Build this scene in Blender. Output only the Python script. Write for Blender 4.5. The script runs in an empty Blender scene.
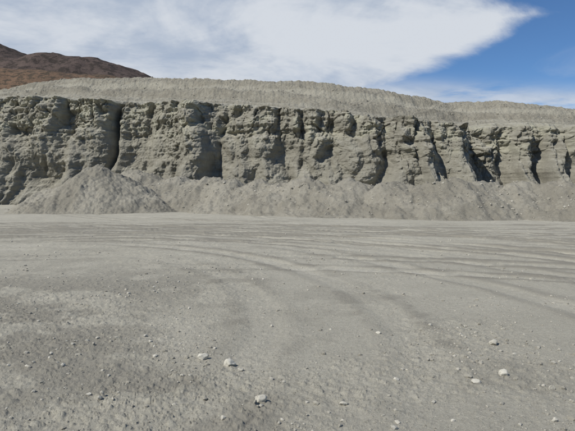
import bpy, math, numpy as np
from mathutils import Vector
rng=np.random.default_rng(7)
F=560.0; HY=188.0; CH=1.6
# ---------------------------------------------------------------- noise
def _h(ix,iy,s):
    h=(ix.astype(np.int64)*374761393+iy.astype(np.int64)*668265263+s*974634777)&0xFFFFFFFF
    h=((h^(h>>13))*1274126177)&0xFFFFFFFF
    return (h^(h>>16))&0xFFFF
_A=np.linspace(0,2*np.pi,65536,endpoint=False); _C=np.cos(_A); _S=np.sin(_A)
def pn(x,y,s=0):
    x,y=np.broadcast_arrays(x,y)
    x0=np.floor(x);y0=np.floor(y);fx=x-x0;fy=y-y0
    u=fx*fx*fx*(fx*(fx*6-15)+10);v=fy*fy*fy*(fy*(fy*6-15)+10)
    def g(i,j):
        a=_h(x0+i,y0+j,s); return _C[a]*(fx-i)+_S[a]*(fy-j)
    a=g(0,0);b=g(1,0);c=g(0,1);d=g(1,1)
    return ((a+(b-a)*u)*(1-v)+(c+(d-c)*u)*v)*1.5
def fbm(x,y,o=4,s=0,r=0.5):
    t=0;a=1
    for i in range(o):
        t=t+a*pn(x*2**i+i*17.3,y*2**i+i*9.1,s+i);a*=r
    return t
def worley(x,y,s=0):
    x,y=np.broadcast_arrays(x,y)
    x0=np.floor(x);y0=np.floor(y);f1=np.full(x.shape,9.);f2=f1.copy();cid=np.zeros(x.shape)
    for i in(-1,0,1):
        for j in(-1,0,1):
            a=_h(x0+i,y0+j,s)/65536.;b=_h(x0+i,y0+j,s+55)/65536.
            d=np.hypot(x0+i+a-x,y0+j+b-y)
            n=d<f1
            f2=np.where(n,f1,np.minimum(f2,d));cid=np.where(n,a,cid);f1=np.where(n,d,f1)
    return f1,f2,(cid*7.31)%1.0
def ss(a,b,x):
    t=np.clip((x-a)/(b-a),0,1);return t*t*(3-2*t)
def ip(x,pts):
    p=np.array(pts);return np.interp(x,p[:,0],p[:,1])
def smooth1(a,n):
    return np.convolve(np.pad(a,n,mode='edge'),np.ones(2*n+1)/(2*n+1),'valid')
# ---------------------------------------------------------------- mesh helper
def grid_mesh(name,X,Y,Z,mat,attrs=None,closed=False,cull=None):
    nr,nc=X.shape
    co=np.stack([X,Y,Z],-1).reshape(-1,3).astype(np.float32)
    idx=np.arange(nr*nc).reshape(nr,nc)
    if closed: idx=np.concatenate([idx,idx[:,:1]],1)
    q=np.stack([idx[:-1,:-1],idx[:-1,1:],idx[1:,1:],idx[1:,:-1]],-1).reshape(-1,4)
    if cull is not None:
        k=~cull.reshape(-1)[q].all(1); q=q[k]
    return raw_mesh(name,co,q,mat,attrs)
def raw_mesh(name,co,q,mat,attrs=None,smooth=True):
    n=q.shape[1]
    me=bpy.data.meshes.new(name)
    me.vertices.add(len(co));me.vertices.foreach_set("co",co.astype(np.float32).ravel())
    me.loops.add(q.size);me.loops.foreach_set("vertex_index",q.astype(np.int32).ravel())
    me.polygons.add(len(q));me.polygons.foreach_set("loop_start",np.arange(0,q.size,n,dtype=np.int32))
    me.polygons.foreach_set("loop_total",np.full(len(q),n,dtype=np.int32))
    me.polygons.foreach_set("use_smooth",np.full(len(q),smooth))
    me.update(calc_edges=True)
    for k,v in (attrs or {}).items():
        a=me.attributes.new(k,'FLOAT','POINT');a.data.foreach_set("value",v.astype(np.float32).ravel())
    me.materials.append(mat)
    ob=bpy.data.objects.new(name,me);bpy.context.scene.collection.objects.link(ob)
    return ob
# ---------------------------------------------------------------- material helpers
class NT:
    def __init__(s,tree): s.t=tree;s.n=tree.nodes;s.l=tree.links
    def node(s,ty,ins=None,**kw):
        n=s.n.new(ty)
        for k,v in kw.items(): setattr(n,k,v)
        for k,v in (ins or {}).items(): s.set(n.inputs[k],v)
        return n
    def set(s,sock,v):
        if isinstance(v,bpy.types.NodeSocket): s.l.new(v,sock)
        else: sock.default_value=v
    def m(s,op,a,b=0.0,c=0.0,clamp=False):
        n=s.n.new('ShaderNodeMath');n.operation=op;n.use_clamp=clamp
        s.set(n.inputs[0],a);s.set(n.inputs[1],b)
        s.set(n.inputs[2],c);return n.outputs[0]
    def mix(s,f,a,b,bt='MIX'):
        n=s.n.new('ShaderNodeMix');n.data_type='RGBA';n.blend_type=bt
        s.set(n.inputs[0],f);s.set(n.inputs[6],a);s.set(n.inputs[7],b);return n.outputs[2]
    def rng(s,v,a,b,c=0.0,d=1.0,sm=True):
        n=s.n.new('ShaderNodeMapRange');n.interpolation_type='SMOOTHSTEP' if sm else 'LINEAR'
        for i,k in enumerate((v,a,b,c,d)): s.set(n.inputs[i],k)
        return n.outputs[0]
    def noise(s,vec,scale,det=4,rough=0.55,dist=0.0):
        n=s.node('ShaderNodeTexNoise',{'Vector':vec,'Scale':scale,'Detail':det,'Roughness':rough,'Distortion':dist});return n.outputs[0]
    def vscale(s,vec,sc,loc=(0,0,0)):
        n=s.node('ShaderNodeMapping',{'Vector':vec});n.inputs['Scale'].default_value=sc;n.inputs['Location'].default_value=loc;return n.outputs[0]
def rgb(r,g,b): return (r,g,b,1)
def newmat(name):
    m=bpy.data.materials.new(name);m.use_nodes=True
    t=NT(m.node_tree);bs=[n for n in t.n if n.type=='BSDF_PRINCIPLED'][0]
    bs.inputs['Roughness'].default_value=0.95;bs.inputs['Specular IOR Level'].default_value=0.15
    co=t.node('ShaderNodeTexCoord').outputs['Object']
    return m,t,bs,co
def bump(t,bs,pairs):
    prev=None
    for h,st,d in pairs:
        b=t.node('ShaderNodeBump',{'Height':h,'Strength':st,'Distance':d})
        if prev: t.l.new(prev,b.inputs['Normal'])
        prev=b.outputs[0]
    t.l.new(prev,bs.inputs['Normal'])
# ground material
gm,t,bs,co=newmat('dusty_ground')
at=t.node('ShaderNodeAttribute',attribute_name='tone').outputs['Fac']
big=t.rng(t.noise(co,0.12,5,0.6,0.5),0.35,0.65)
med=t.rng(t.noise(co,1.1,7,0.7),0.36,0.64)
fine=t.rng(t.noise(co,16,6,0.75),0.38,0.62)
spk=t.rng(t.noise(co,80,3,0.6),0.56,0.66)
spl=t.rng(t.noise(t.vscale(co,(1,1,1),(7,3,1)),70,3,0.6),0.59,0.68)
c=t.mix(big,rgb(.43,.405,.325),rgb(.48,.452,.367))
c=t.mix(t.m('MULTIPLY',med,.45),c,rgb(.35,.328,.265))
c=t.mix(t.m('MULTIPLY',fine,.42),c,rgb(.29,.272,.218))
c=t.mix(t.m('MULTIPLY',spk,.6),c,rgb(.18,.168,.136))
c=t.mix(t.m('MULTIPLY',spl,.5),c,rgb(.6,.57,.48))
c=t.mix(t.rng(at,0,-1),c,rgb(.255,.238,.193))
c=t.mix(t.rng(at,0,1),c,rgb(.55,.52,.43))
t.l.new(c,bs.inputs['Base Color'])
bump(t,bs,[(t.noise(co,24,8,.78),.8,.02),(t.noise(co,80,4,.7),.8,.006)])
# cliff material
cm,t,bs,co=newmat('eroded_siltstone')
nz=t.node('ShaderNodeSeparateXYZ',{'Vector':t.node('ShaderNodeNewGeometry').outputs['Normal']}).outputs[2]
ht=t.node('ShaderNodeAttribute',attribute_name='rel').outputs['Fac']
n1=t.rng(t.noise(t.vscale(co,(1,1,.7)),.35,6,.65,.6),.35,.65)
n2=t.rng(t.noise(co,2.2,7,.72),.34,.66)
strat=t.rng(t.noise(t.vscale(co,(.12,.12,2.6)),1.0,6,.65),.42,.6)
stain=t.rng(t.noise(t.vscale(co,(1.6,1.6,.25)),1.0,5,.65),.5,.7)
c=t.mix(n1,rgb(.31,.293,.236),rgb(.405,.384,.308))
c=t.mix(t.m('MULTIPLY',n2,.55),c,rgb(.27,.254,.203))
c=t.mix(t.m('MULTIPLY',strat,.45),c,rgb(.235,.22,.174))
c=t.mix(t.m('MULTIPLY',stain,.35),c,rgb(.21,.197,.156))
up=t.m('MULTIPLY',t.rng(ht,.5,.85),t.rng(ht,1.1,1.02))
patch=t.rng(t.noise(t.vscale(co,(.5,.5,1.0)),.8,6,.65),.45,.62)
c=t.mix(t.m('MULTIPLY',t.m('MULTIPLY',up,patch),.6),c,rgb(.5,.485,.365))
gr=t.rng(ht,1.06,1.13)
slope=t.mix(t.rng(t.noise(t.vscale(co,(1,1,1.6)),.45,7,.72,.4),.36,.62),rgb(.25,.23,.182),rgb(.37,.346,.276))
slope=t.mix(t.m('MULTIPLY',t.rng(t.noise(co,5,6,.75),.45,.6),.5),slope,rgb(.22,.202,.158))
hl=t.m('ADD',ht,t.m('MULTIPLY',t.noise(co,.25,5,.6),.05))
for a_,b_ in ((1.15,.02),(1.245,.014)):
    lane=t.m('MULTIPLY',t.rng(hl,a_-b_,a_),t.rng(hl,a_+b_*1.5,a_+b_*.5))
    slope=t.mix(t.m('MULTIPLY',lane,.6),slope,rgb(.45,.425,.342))
c=t.mix(t.m('MULTIPLY',gr,.9),c,slope)
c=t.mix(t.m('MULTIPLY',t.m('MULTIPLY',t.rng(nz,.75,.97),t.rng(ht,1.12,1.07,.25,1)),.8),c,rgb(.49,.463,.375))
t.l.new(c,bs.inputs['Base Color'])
bump(t,bs,[(t.noise(co,3.0,8,.75),.9,.2),(t.noise(co,16,6,.75),.8,.05)])
# mound material
mm,t,bs,co=newmat('loose_dirt')
n1=t.rng(t.noise(co,.35,6,.65,.4),.35,.65);n2=t.rng(t.noise(co,6,7,.75),.35,.65)
c=t.mix(n1,rgb(.265,.247,.197),rgb(.385,.36,.292))
c=t.mix(t.m('MULTIPLY',n2,.5),c,rgb(.215,.198,.157))
c=t.mix(t.m('MULTIPLY',t.rng(t.noise(co,25,3,.6),.58,.7),.6),c,rgb(.48,.45,.37))
t.l.new(c,bs.inputs['Base Color'])
bump(t,bs,[(t.noise(co,7,8,.75),.9,.1),(t.noise(co,35,5,.7),.7,.02)])
# stone material
sm,t,bs,co=newmat('pale_stone')
rv=t.node('ShaderNodeAttribute',attribute_name='tone').outputs['Fac']
c=t.mix(rv,rgb(.28,.262,.212),rgb(.6,.57,.48))
c=t.mix(t.m('MULTIPLY',t.rng(t.noise(co,30,5,.7),.4,.65),.35),c,rgb(.3,.28,.225))
t.l.new(c,bs.inputs['Base Color'])
bump(t,bs,[(t.noise(co,45,6,.7),.7,.01)])
# hill materials
def hillmat(name,a,b,d,sc):
    m,t,bs,co=newmat(name)
    c=t.mix(t.rng(t.noise(co,sc,8,.7,.5),.35,.65),a,b)
    c=t.mix(t.m('MULTIPLY',t.rng(t.noise(co,sc*9,4,.7),.47,.56),.85),c,d)
    t.l.new(c,bs.inputs['Base Color'])
    bump(t,bs,[(t.noise(co,sc*3,8,.7),.9,6.0/(sc*100))])
    return m
hm1=hillmat('brown_desert_hill',rgb(.12,.09,.076),rgb(.075,.058,.05),rgb(.045,.037,.031),.02)
hm2=hillmat('rust_scrub_hill',rgb(.18,.115,.074),rgb(.12,.084,.058),rgb(.06,.05,.036),.06)
# ---------------------------------------------------------------- ground
arcs=[(-8,4,15.2,1.9,.035),(-8.5,3.5,17.6,2.0,.05),(-7,2,20.4,1.9,.05),(-10,5,13,1.8,.02),(-9,0,24.5,2.0,.055),(-4,-3,21,1.9,.045),
      (-12,-6,27,2.0,.045),(3,-12,36,2.0,.05),(-20,-30,54,2.1,.055),(10,52,29,2.0,.04),(2,60,40,1.9,.035),(-9,6,9.6,1.7,.012),(-2,-6,18.2,1.8,.03),(25,40,27,2.0,.04)]
def ground(x,y):
    r=np.hypot(x,y)
    h=.05*fbm(x*.12,y*.12,3,3)*ss(3,12,r)
    near=ss(30,4,r);vn=ss(14,5,r)
    left=ss(1.0,-3.0,x+1.5*pn(x*.4,y*.4,9))*ss(15,7,y)
    rough=np.clip(.2+.75*left+.6*ss(.0,.6,fbm(x*.35,y*.35,3,21)),0,1.15)
    far=ss(9.5,13.5,y+1.2*pn(x*.3,y*.3,4))*ss(60,40,y)
    h=h+rough*near*(.012*fbm(x*2.1,y*2.1,6,5,.65)+.010*np.abs(fbm(x*6,y*6,4,6,.65)))
    f1,f2,cid=worley(x*8,y*8,14)
    h=h+rough*near*np.where(cid>.7,.018*ss(.40,.15,f1)*cid,0)
    f1,f2,cid=worley(x*24+.5*pn(x*40,y*40,19),y*24,15)
    h=h+(.35+rough)*vn*np.where(cid>.45,.009*ss(.42,.2,f1)*cid,0)
    h=h+far*(.012*fbm(x*1.3,y*1.3,5,11,.6)+.012*np.abs(fbm(x*3.5,y*3.5,3,12)))
    tone=-.75*left*ss(-.4,.4,fbm(x*.7,y*.7,6,31,.65)+.1)+.3*ss(0,.6,fbm(x*.15+5,y*.3,3,33))
    tone=tone-.3*far*ss(-.1,.5,fbm(x*.25,y*.5,5,35,.6))
    tone=tone-.35*ss(.1,.6,fbm(x*.5+40,y*.5,6,36,.65))*(1-left)*ss(14,8,y)
    for i,(cx,cy,R_,w,dp) in enumerate(arcs):
        q=np.hypot(x-cx,y-cy)-R_+.45*pn(x*.12,y*.12,50+i)+.06*pn(x*.9,y*.9,150+i)
        an=np.arctan2(y-cy,x-cx)*R_
        for sgn in(-1,1):
            d=np.abs(q-sgn*w/2)
            vis=ss(-.35,.2,pn(an*.07+i*3.1,q*0+sgn*3+i,60+i))
            p=-ss(.3,.12,d)+.75*np.exp(-((d-.38)/.12)**2)*(.7+.6*pn(x*1.7,y*1.7,160+i))
            tread=.18*ss(.24,.12,d)*np.sin(an*2*np.pi/.22+np.sign(q-sgn*w/2)*q*10)
            h=h+vis*dp*(p*.85+tread)
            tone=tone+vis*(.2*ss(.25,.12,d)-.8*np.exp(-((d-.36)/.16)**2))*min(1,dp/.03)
    return h,tone
ang=np.concatenate([np.linspace(math.radians(-42),math.radians(42),1250),np.linspace(math.radians(43),math.radians(317),70)])
rr=np.concatenate([np.array([.02]),np.geomspace(.3,2.4,18),np.geomspace(2.5,62,850),np.geomspace(66,6000,40)])
R,A=np.meshgrid(rr,ang,indexing='ij')
GX=R*np.sin(A);GY=R*np.cos(A)
GZ,GT=ground(GX,GY)
fl=ss(200,62,R);GZ=GZ*fl;GT=GT*fl
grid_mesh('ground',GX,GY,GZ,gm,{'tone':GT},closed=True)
# ---------------------------------------------------------------- cliff
xs=np.concatenate([np.linspace(-150,-40,80)[:-1],np.linspace(-40,13,1200)[:-1],np.linspace(13,19,300)[:-1],np.linspace(19,34,340),np.linspace(34,150,80)[1:]])
def Yc(x):
    return ip(x,[(-150,66),(-40,58),(-28,55),(-18,52),(-14,51),(0,47),(8,44.5),(14.4,42.6),(15.3,44),(16.4,50.4),(18,51.4),(22,50),(27,48),(60,44),(150,40)])
def W(px,py,Y): return ((px-287.5)/F*Y, CH+(HY-py)/F*Y)
tops=[(-150,9.5)]+[W(px,py,Y) for px,py,Y in [(0,94,57),(60,94,55),(95,95,53.5),(130,96,52.5),(200,99,51),(260,102,49.5),(300,105,49),(350,110,47.5),(400,115,46.5),(440,119,46),(476,122,45.5),(486,123,50),(530,124,52.5),(575,126,51)]]+[(60,5.5),(150,5)]
rims=[(-150,15)]+[W(px,py,Y) for px,py,Y in [(0,89,66),(30,80,66),(60,75,66),(100,75,65),(140,73,64),(200,73,62),(240,75,61),(300,78,60),(345,82,59),(380,85,59),(410,90,59),(450,95,59),(500,101,59),(575,110,59)]]+[(60,8),(150,7)]
zt=ip(xs,tops)+.2*fbm(xs*.35,xs*0+3,3,41)+.35*np.minimum(0,fbm(xs*.6,xs*0+8,4,42))
zr=ip(xs,rims)+.25*fbm(xs*.2,xs*0+1,4,43)+.09*fbm(xs*2,xs*0+1,3,44)
yc=Yc(xs)
xC=W(92,0,52)[0]
ramp=np.exp(-((xs-(xC+3.4))/2.5)**2)
NW=230
T=np.linspace(0,1,NW)[:,None]
X=np.broadcast_to(xs,(NW,len(xs)))
Z=-.6+(zt+.6)*T
def billow(x,y,s,e=.05):
    n=pn(x,y,s)*2.0
    return np.minimum(np.sqrt(n*n+e*e)-e,1)
xw=X+1.4*pn(X*.13,Z*.17,71)+.4*pn(X*.5,Z*.5,72)
L1=billow(xw*.16,Z*.06,73,.12);L2=billow(xw*.31+9,Z*.10,74,.06);L3=billow(xw*.7+3,Z*.28,75);L4=billow(xw*1.8,Z*.9,76)
cap=ss(.5,.78,T+.25*pn(X*.25,T*0,80))
amp=(.62+.38*np.sin(np.pi*np.clip(T*1.02,0,1))**.8)*(1-.7*ramp)
D=amp*(1.25*L1+1.35*L2+.65*L3*(.7+.3*cap)+.18*L4*(.3+.7*cap))
D=D+(.30+.18*cap)*fbm(X*.5,Z*.5,6,77,.55)+.09*fbm(X*2,Z*2,4,177,.65)
sp_=billow(xw*.3+4,Z*.02,97)
D=D+1.9*np.clip(sp_*1.4-T*1.2,0,1)
f1,f2,cid=worley(X*.55+.35*pn(X*.8,Z*.8,79),Z*.5+.3*pn(X*.7,Z*.7,179),78)
D=D+cap*(.5*(cid-.5)-.2*ss(.18,.02,f2-f1))*(1-.6*ramp)
f1,f2,cid=worley(X*.85+.3*pn(X,Z,182),Z*.75,183)
D=D+(.24+.22*cap)*np.sqrt(np.clip(1-(f1/.8)**2,0,1))*(.3+.9*cid)*(1-.6*ramp)
f1,f2,cid=worley(X*1.7+.2*pn(X*2,Z*2,180),Z*1.6,81)
D=D+(.3+.7*cap)*(.16*(cid-.5)-.05*ss(.12,.02,f2-f1)+.14*np.sqrt(np.clip(1-(f1/.7)**2,0,1))*cid)
f1,f2,cid=worley(X*4.5,Z*4.,181)
D=D+(.035+.04*cap)*(cid-.5)
D=D+(.09+.12*cap)*fbm(X*.14,Z*2.0,4,82)
led=.73+.09*pn(X*.12,T*0,83)
D=D-.55*ss(-.25,.3,pn(X*.12,T*0+2,84))*ss(-.02,.02,T-led)
D=D-.35*np.exp(-((T-led)/.045)**2)*ss(-.1,.4,pn(X*.25,T*0+2,184))
for px,wd,dp in [(92,.34,2.6),(132,.3,.5),(216,.35,.8),(300,.4,1.0),(332,.35,.8),(386,.4,1.0),(432,.35,.7),(40,.35,.8)]:
    gx=W(px,0,50 if px<300 else 46)[0]
    D=D-dp*np.exp(-(np.abs(X-gx-.6*(pn(Z*.3+px,X*0,85))-.05*Z)/wd)**1.4)*ss(.15,.5,T)
fl=1-(1-T)**1.7
SB=(4.1+1.8*ramp)*fl
YW=yc+SB-D+.8
tal=1.6*ss(.3,0,T)*(1+.5*pn(X*.3,T*0,86));YW=YW-tal
relW=T+0*X
edgeY=YW[-1];NB=50
b=np.linspace(0,1,NB)[1:,None]
ux=np.linspace(xs[0],xs[-1],6000)
def usm(v,n):
    return np.interp(xs,ux,smooth1(np.interp(ux,xs,v),n))
yb=ip(xs,[(-150,75),(-40,66),(-28,62.5),(-14,58.8),(0,55),(13,53.5),(20,55.8),(26,54.8),(60,56),(150,60)])+.8*pn(xs*.1,xs*0,87)
from numpy.lib.stride_tricks import sliding_window_view as swv
mx=swv(np.pad(edgeY,50,mode='edge'),101).max(1)
yb=usm(np.maximum(usm(yb,40),mx+.6),30)
YB=edgeY+(yb-edgeY)*b
XB=np.broadcast_to(xs,YB.shape)
zts=usm(zt,30)
ZB=zt+(zts+.5-zt)*ss(0,1,b)+ .1*np.sin(np.pi*b)*fbm(XB*.5,YB*.5,4,88)+.05*ss(0,.2,b)*fbm(XB*2.5,YB*2.5,3,89)
NR=150
g=np.linspace(0,1,NR)[1:,None]
run=np.maximum((zr-zts-.5),.6)/.52
run=usm(run,20)
YR=YB[-1]+run*g
XR=np.broadcast_to(xs,YR.shape)
prof=g-.05*np.sin(g*np.pi*2)+.04*np.sin(g*np.pi*6+3*pn(xs*.05,xs*0,96))
ZR=ZB[-1]+(zr-ZB[-1])*prof
env=np.sin(np.pi*np.clip(g,0,1))**.6
ZR=ZR+env*(.36*fbm(XR*.22,YR*.4,5,90,.5)-.1*(1-billow(XR*.35+1.2*pn(XR*.5,YR*.5,95),YR*.3,91))+.06*fbm(XR*2.2,YR*2.2,4,92,.6))
ZR=ZR+.03*fbm(XR*5,YR*5,3,93)
P=np.array([.3,.8,1.6,3,6,12,25,50,90])[:,None]
YP=YR[-1]+P;XP=np.broadcast_to(xs,YP.shape)
ZP=zr-.02*P-.3*ss(0,3,P)+.1*fbm(XP*.5,YP*.5,3,94)
X=np.concatenate([X,XB,XR,XP]);Y=np.concatenate([YW,YB,YR,YP]);Zc=np.concatenate([Z,ZB,ZR,ZP])
rel=np.concatenate([relW,1.02+.05*b+0*XB,1.1+.2*g+0*XR,1.3+0*XP])
grid_mesh('quarry_cliff',X,Y,Zc,cm,{'rel':rel})
CX,CY,CZ=XR,YR,ZR
# ---------------------------------------------------------------- mounds
def cones(x,y,piles):
    h=np.full(x.shape,-3.)
    xq=x+.35*pn(x*.5,y*.5,110);yq=y+.35*pn(x*.5,y*.5,111)
    for (px,py,H,sl,ex) in piles:
        dx=(xq-px)/ex;dy=yq-py
        d=np.hypot(dx,dy)
        an=np.arctan2(dy,dx)
        c_=H+.2-np.sqrt((sl*d*(1+.06*np.sin(an*3+px)))**2+.2**2)
        h=np.maximum(h,c_)
    return h
def moundtex(x,y,h):
    on=ss(-.3,.3,h)
    h=h+on*(.16*fbm(x*.8,y*.8,4,101)+.07*fbm(x*2.6,y*2.6,4,102,.65)-.09*(1-billow(x*1.1,y*.3,103)))
    f1,f2,cid=worley(x*2.6,y*2.6,104)
    h=h+on*np.where(cid>.85,.1*ss(.35,.1,f1),0)
    f1,f2,cid=worley(x*6,y*6,105)
    h=h+on*np.where(cid>.7,.04*ss(.38,.12,f1),0)
    return h
piles_b=[]
ridge=[(-12,45),(-8,42),(0,35.6),(6.5,32.4),(16,30.2),(30,29),(44,28)]
rz=[(-12,3.1),(-8,2.75),(-3,2.5),(0,2.35),(6.5,2.1),(16,2.1),(44,2.2)]
x=-12.5
r2=np.random.default_rng(5)
while x<44:
    piles_b.append((x,float(ip(x,ridge))+r2.uniform(-.8,.5),float(ip(x,rz))+r2.uniform(-.4,.1),r2.uniform(.54,.72),r2.uniform(1.1,1.8)))
    x+=r2.uniform(1.3,2.9)
for x0,y0,H in [(-28.5,55.5,.6),(-25,55.5,.6),(-21,54.5,.8),(-18,52.5,1.4),(-32,57,.6),(-36,58,.7),(-15.5,49.5,2.1)]:
    piles_b.append((x0,y0,H,.42,1.6))
def bermh(x,y): return moundtex(x,y,cones(x,y,piles_b))
xm=W(97,0,38.5)[0]
piles_m=[(xm,38.6,3.25,.68,1.0),(xm-1.2,38.7,2.5,.56,1.0),(xm+1.1,38.8,2.8,.64,1.05),(xm-2.2,38.7,1.5,.48,1.1)]
def mndh(x,y): return moundtex(x,y,cones(x,y,piles_m))
gx=np.arange(-44,45,.065);gy=np.arange(22,60,.075)
YY,XX=np.meshgrid(gy,gx,indexing='ij')
H=bermh(XX,YY);grid_mesh('dirt_berm',XX,YY,H,mm,cull=H<-.1)
gx=np.arange(-22,-5,.05);gy=np.arange(32,46,.05)
YY,XX=np.meshgrid(gy,gx,indexing='ij')
H=mndh(XX,YY);grid_mesh('dirt_mound',XX,YY,H,mm,cull=H<-.1)
# ---------------------------------------------------------------- stones
def ico(sub):
    import bmesh
    bm=bmesh.new();bmesh.ops.create_icosphere(bm,subdivisions=sub,radius=1)
    v=np.array([p.co[:] for p in bm.verts]);f=np.array([[q.index for q in p.verts] for p in bm.faces]);bm.free();return v,f
def chip(v,r,ncut=7):
    v=v.copy()
    for _ in range(ncut):
        n=r.normal(size=3);n/=np.linalg.norm(n);d=r.uniform(.55,.85)
        k=v@n;ex=np.maximum(k-d,0);v=v-ex[:,None]*n*.92
    return v*r.uniform([.75,.6,.5],[1.2,1.0,.8])
def scatter(name,pos,size,sub,mat,seed,sink=.25,tmax=1.0):
    r=np.random.default_rng(seed);v,f=ico(sub);var=[chip(v,r) for _ in range(24)]
    n=len(pos);V=np.empty((n,len(v),3));T_=np.empty((n,len(v)))
    for i in range(n):
        a=r.uniform(0,6.283);c_,s_=math.cos(a),math.sin(a)
        q=var[r.integers(24)]*size[i]
        V[i,:,0]=q[:,0]*c_-q[:,1]*s_+pos[i,0];V[i,:,1]=q[:,0]*s_+q[:,1]*c_+pos[i,1];V[i,:,2]=q[:,2]+pos[i,2]+size[i]*sink
        T_[i]=tmax*r.uniform(0,1)**1.5
    Fc=(f[None]+np.arange(n)[:,None,None]*len(v)).reshape(-1,3)
    return raw_mesh(name,V.reshape(-1,3),Fc,mat,{'tone':T_},smooth=False)
N=18000
a=rng.uniform(-.72,.72,N*3);r_=np.exp(rng.uniform(math.log(2.4),math.log(20),N*3))
x=r_*np.sin(a);y=r_*np.cos(a)
dens=.08+.9*ss(.0,.6,fbm(x*.6,y*.6,4,120,.6))+.3*ss(.2,2,x)*ss(8,5,y)+.3*ss(-.5,-2,x)*ss(12,7,y)
k=rng.uniform(0,1.4,N*3)<dens;x=x[k][:N];y=y[k][:N]
s=.003*(rng.uniform(.012,1,len(x))**-.58);s=np.minimum(s,.026)*(1+np.hypot(x,y)*.025)
z,_=ground(x,y)
scatter('gravel',np.stack([x,y,z],1),s,1,sm,5,.2,.85)
M=5200
x=rng.uniform(-22,34,M);y=ip(x,ridge)+rng.normal(-1.8,1.5,M)
z=bermh(x,y);z2=mndh(x,y);z=np.maximum(z,z2);zg,_=ground(x,y)
z=np.maximum(z,zg)
s=np.minimum(.02*(rng.uniform(.02,1,M)**-.5),.15)*np.where(z<.1,.7,1)
scatter('rubble',np.stack([x,y,z],1),s,1,sm,6,.1,.7)
M=3500
ii=rng.integers(0,CX.shape[0],M);jj=rng.integers(80,1920,M)
s=np.minimum(.025*(rng.uniform(.02,1,M)**-.5),.2)
scatter('slope_rubble',np.stack([CX[ii,jj],CY[ii,jj],CZ[ii,jj]],1),s,1,sm,8,.1,.4)
# individual rocks
from mathutils import noise as mn
rocks=[(202,361,12),(229,367,14),(260,406,13),(496,345,10),(507,378,10),(479,385,8),(345,408,7),(556,391,8),(398,383,6),(548,389,5),(240,372,7),(85,398,5),(380,335,5),(560,425,7)]
vv,ff=ico(4);r3=np.random.default_rng(12)
for px,py,sz in rocks:
    Y0=CH*F/(py+1-HY);X0=(px-287.5)/F*Y0;rad=sz/2/F*Y0*1.15
    q=chip(vv,r3,10)
    q=q*np.array([1,.85,1.0])
    nn=np.array([mn.fractal(Vector(p)*1.6+Vector((px,py,0)),.8,2.0,5) for p in vv])
    q=q*(1+.13*nn)[:,None]*rad
    zg,_=ground(np.array([X0]),np.array([Y0]))
    q=q+np.array([X0,Y0,zg[0]+rad*.3])
    raw_mesh('rock',q,ff,sm,{'tone':np.full(len(q),r3.uniform(.6,1))})
# ---------------------------------------------------------------- hills
def hill(name,pts,Y0,depth,mat,seed,nx=420,ny=160,rough=1.0):
    p=np.array([( (a-287.5)/F*Y0, CH+(HY-b_)/F*Y0) for a,b_ in pts])
    x=np.linspace(p[0,0],p[-1,0],nx);v=np.linspace(0,1,ny)[:,None]
    Xh=np.broadcast_to(x,(ny,nx));Yh=Y0-depth*.6+depth*1.3*v+0*Xh
    crest=np.interp(x,p[:,0],p[:,1])
    pr=np.where(v<.46,ss(0,.46,v)**.8,1-.5*ss(.46,1,v))
    k=Y0/400
    Zh=crest*pr+rough*k*pr*(5*fbm(Xh/(60*k),Yh/(60*k),5,seed,.55)-7*(1-billow(Xh/(45*k)+.3*pn(Xh/(40*k),Yh/(40*k),seed+9),Yh/(160*k),seed+5))*(1-pr*.85))
    edge=ss(0,.06,v)*1.0
    grid_mesh(name,Xh,Yh,Zh*edge-1,mat)
hill('hill',[(-900,70),(-500,20),(-250,35),(-80,38),(0,46),(25,51),(45,56),(62,52),(85,57),(110,63),(150,72),(175,81),(230,110),(300,150)],420,260,hm1,200)
hill('foothill',[(-900,80),(-300,55),(-60,60),(0,67),(30,70),(70,73),(110,77),(150,83),(200,95),(260,130)],210,110,hm2,230,rough=.6)
# ---------------------------------------------------------------- light + sky
S=Vector((-.56,-.42,.79)).normalized()
el=math.asin(S.z);rot=math.atan2(S.x,S.y)
sd=bpy.data.lights.new('sun','SUN');sd.energy=4.1;sd.angle=math.radians(.5);sd.color=(1,.965,.9)
so=bpy.data.objects.new('sun',sd);so.rotation_euler=S.to_track_quat('Z','Y').to_euler();bpy.context.scene.collection.objects.link(so)
w=bpy.data.worlds.new("World");bpy.context.scene.world=w;w.use_nodes=True
t=NT(w.node_tree);bg=t.n['Background']
sk=t.node('ShaderNodeTexSky',sky_type='NISHITA');sk.sun_disc=False;sk.sun_elevation=el;sk.sun_rotation=rot;sk.altitude=1500;sk.air_density=1.0;sk.dust_density=.1;sk.ozone_density=2.5
skc=t.mix(1.0,sk.outputs[0],rgb(.54,.74,.94),'MULTIPLY')
dv=t.node('ShaderNodeTexCoord').outputs['Generated']
sp=t.node('ShaderNodeSeparateXYZ',{'Vector':dv})
yy=t.m('MAXIMUM',sp.outputs[1],.25)
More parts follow.
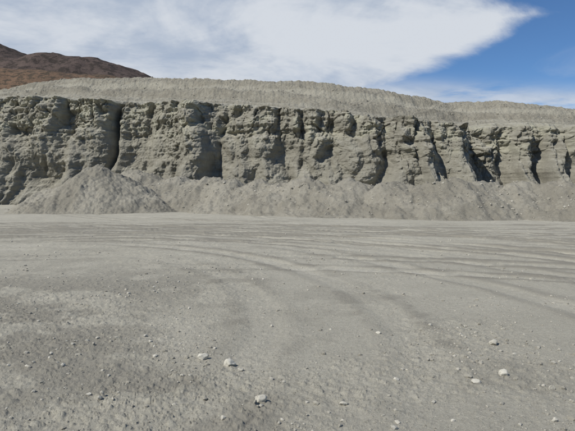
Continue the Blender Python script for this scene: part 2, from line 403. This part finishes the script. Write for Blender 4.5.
u=t.m('DIVIDE',sp.outputs[0],yy);v=t.m('DIVIDE',sp.outputs[2],yy)
wisp=t.noise(t.node('ShaderNodeMapping',{'Vector':dv,'Scale':(2.0,2.0,6.0),'Rotation':(0,.45,0)}).outputs[0],1.6,9,.6,.6)
soft=t.noise(t.vscale(dv,(1,1,2.2)),4.5,9,.62,.4)
low=t.m('MULTIPLY_ADD',u,.47,.094);up=t.m('MULTIPLY_ADD',u,-.30,.442)
s1=t.m('MINIMUM',t.m('SUBTRACT',v,low),t.m('SUBTRACT',up,v))
s1=t.m('ADD',s1,t.m('MULTIPLY',t.m('SUBTRACT',soft,.5),.12))
den=t.rng(s1,-.012,.035)
st=t.m('SUBTRACT',v,t.m('MULTIPLY_ADD',u,-.05,.178))
st=t.m('DIVIDE',st,.022);st=t.m('POWER',2.718,t.m('MULTIPLY',t.m('MULTIPLY',st,st),-1))
st=t.m('MULTIPLY',st,t.rng(t.noise(t.vscale(dv,(2.5,2.5,16)),2.0,7,.6),.3,.5))
thin=t.m('MULTIPLY',t.rng(wisp,.55,.75),.25)
den=t.m('MAXIMUM',den,t.m('MAXIMUM',t.m('MULTIPLY',st,.85),thin))
shade=t.rng(t.m('ADD',t.m('MULTIPLY',wisp,.5),t.m('MULTIPLY',soft,.5)),.4,.58)
cc=t.mix(shade,rgb(4.3,5.0,6.1),rgb(6.5,6.9,7.5))
core=t.m('MULTIPLY',den,t.rng(wisp,.3,.55,.84,1.0))
col=t.mix(core,skc,cc)
t.l.new(col,bg.inputs['Color']);bg.inputs['Strength'].default_value=.1
# ---------------------------------------------------------------- camera
cd=bpy.data.cameras.new('camera');cd.sensor_width=36;cd.lens=36*F/575;cd.clip_end=20000;cd.clip_start=.05
cam=bpy.data.objects.new('camera',cd);cam.location=(0,0,CH)
cam.rotation_euler=(math.radians(90)-math.atan((215.5-HY)/F),0,0)
bpy.context.scene.collection.objects.link(cam);bpy.context.scene.camera=cam
sc=bpy.context.scene;sc.view_settings.view_transform='Standard';sc.view_settings.look='None';sc.view_settings.exposure=0
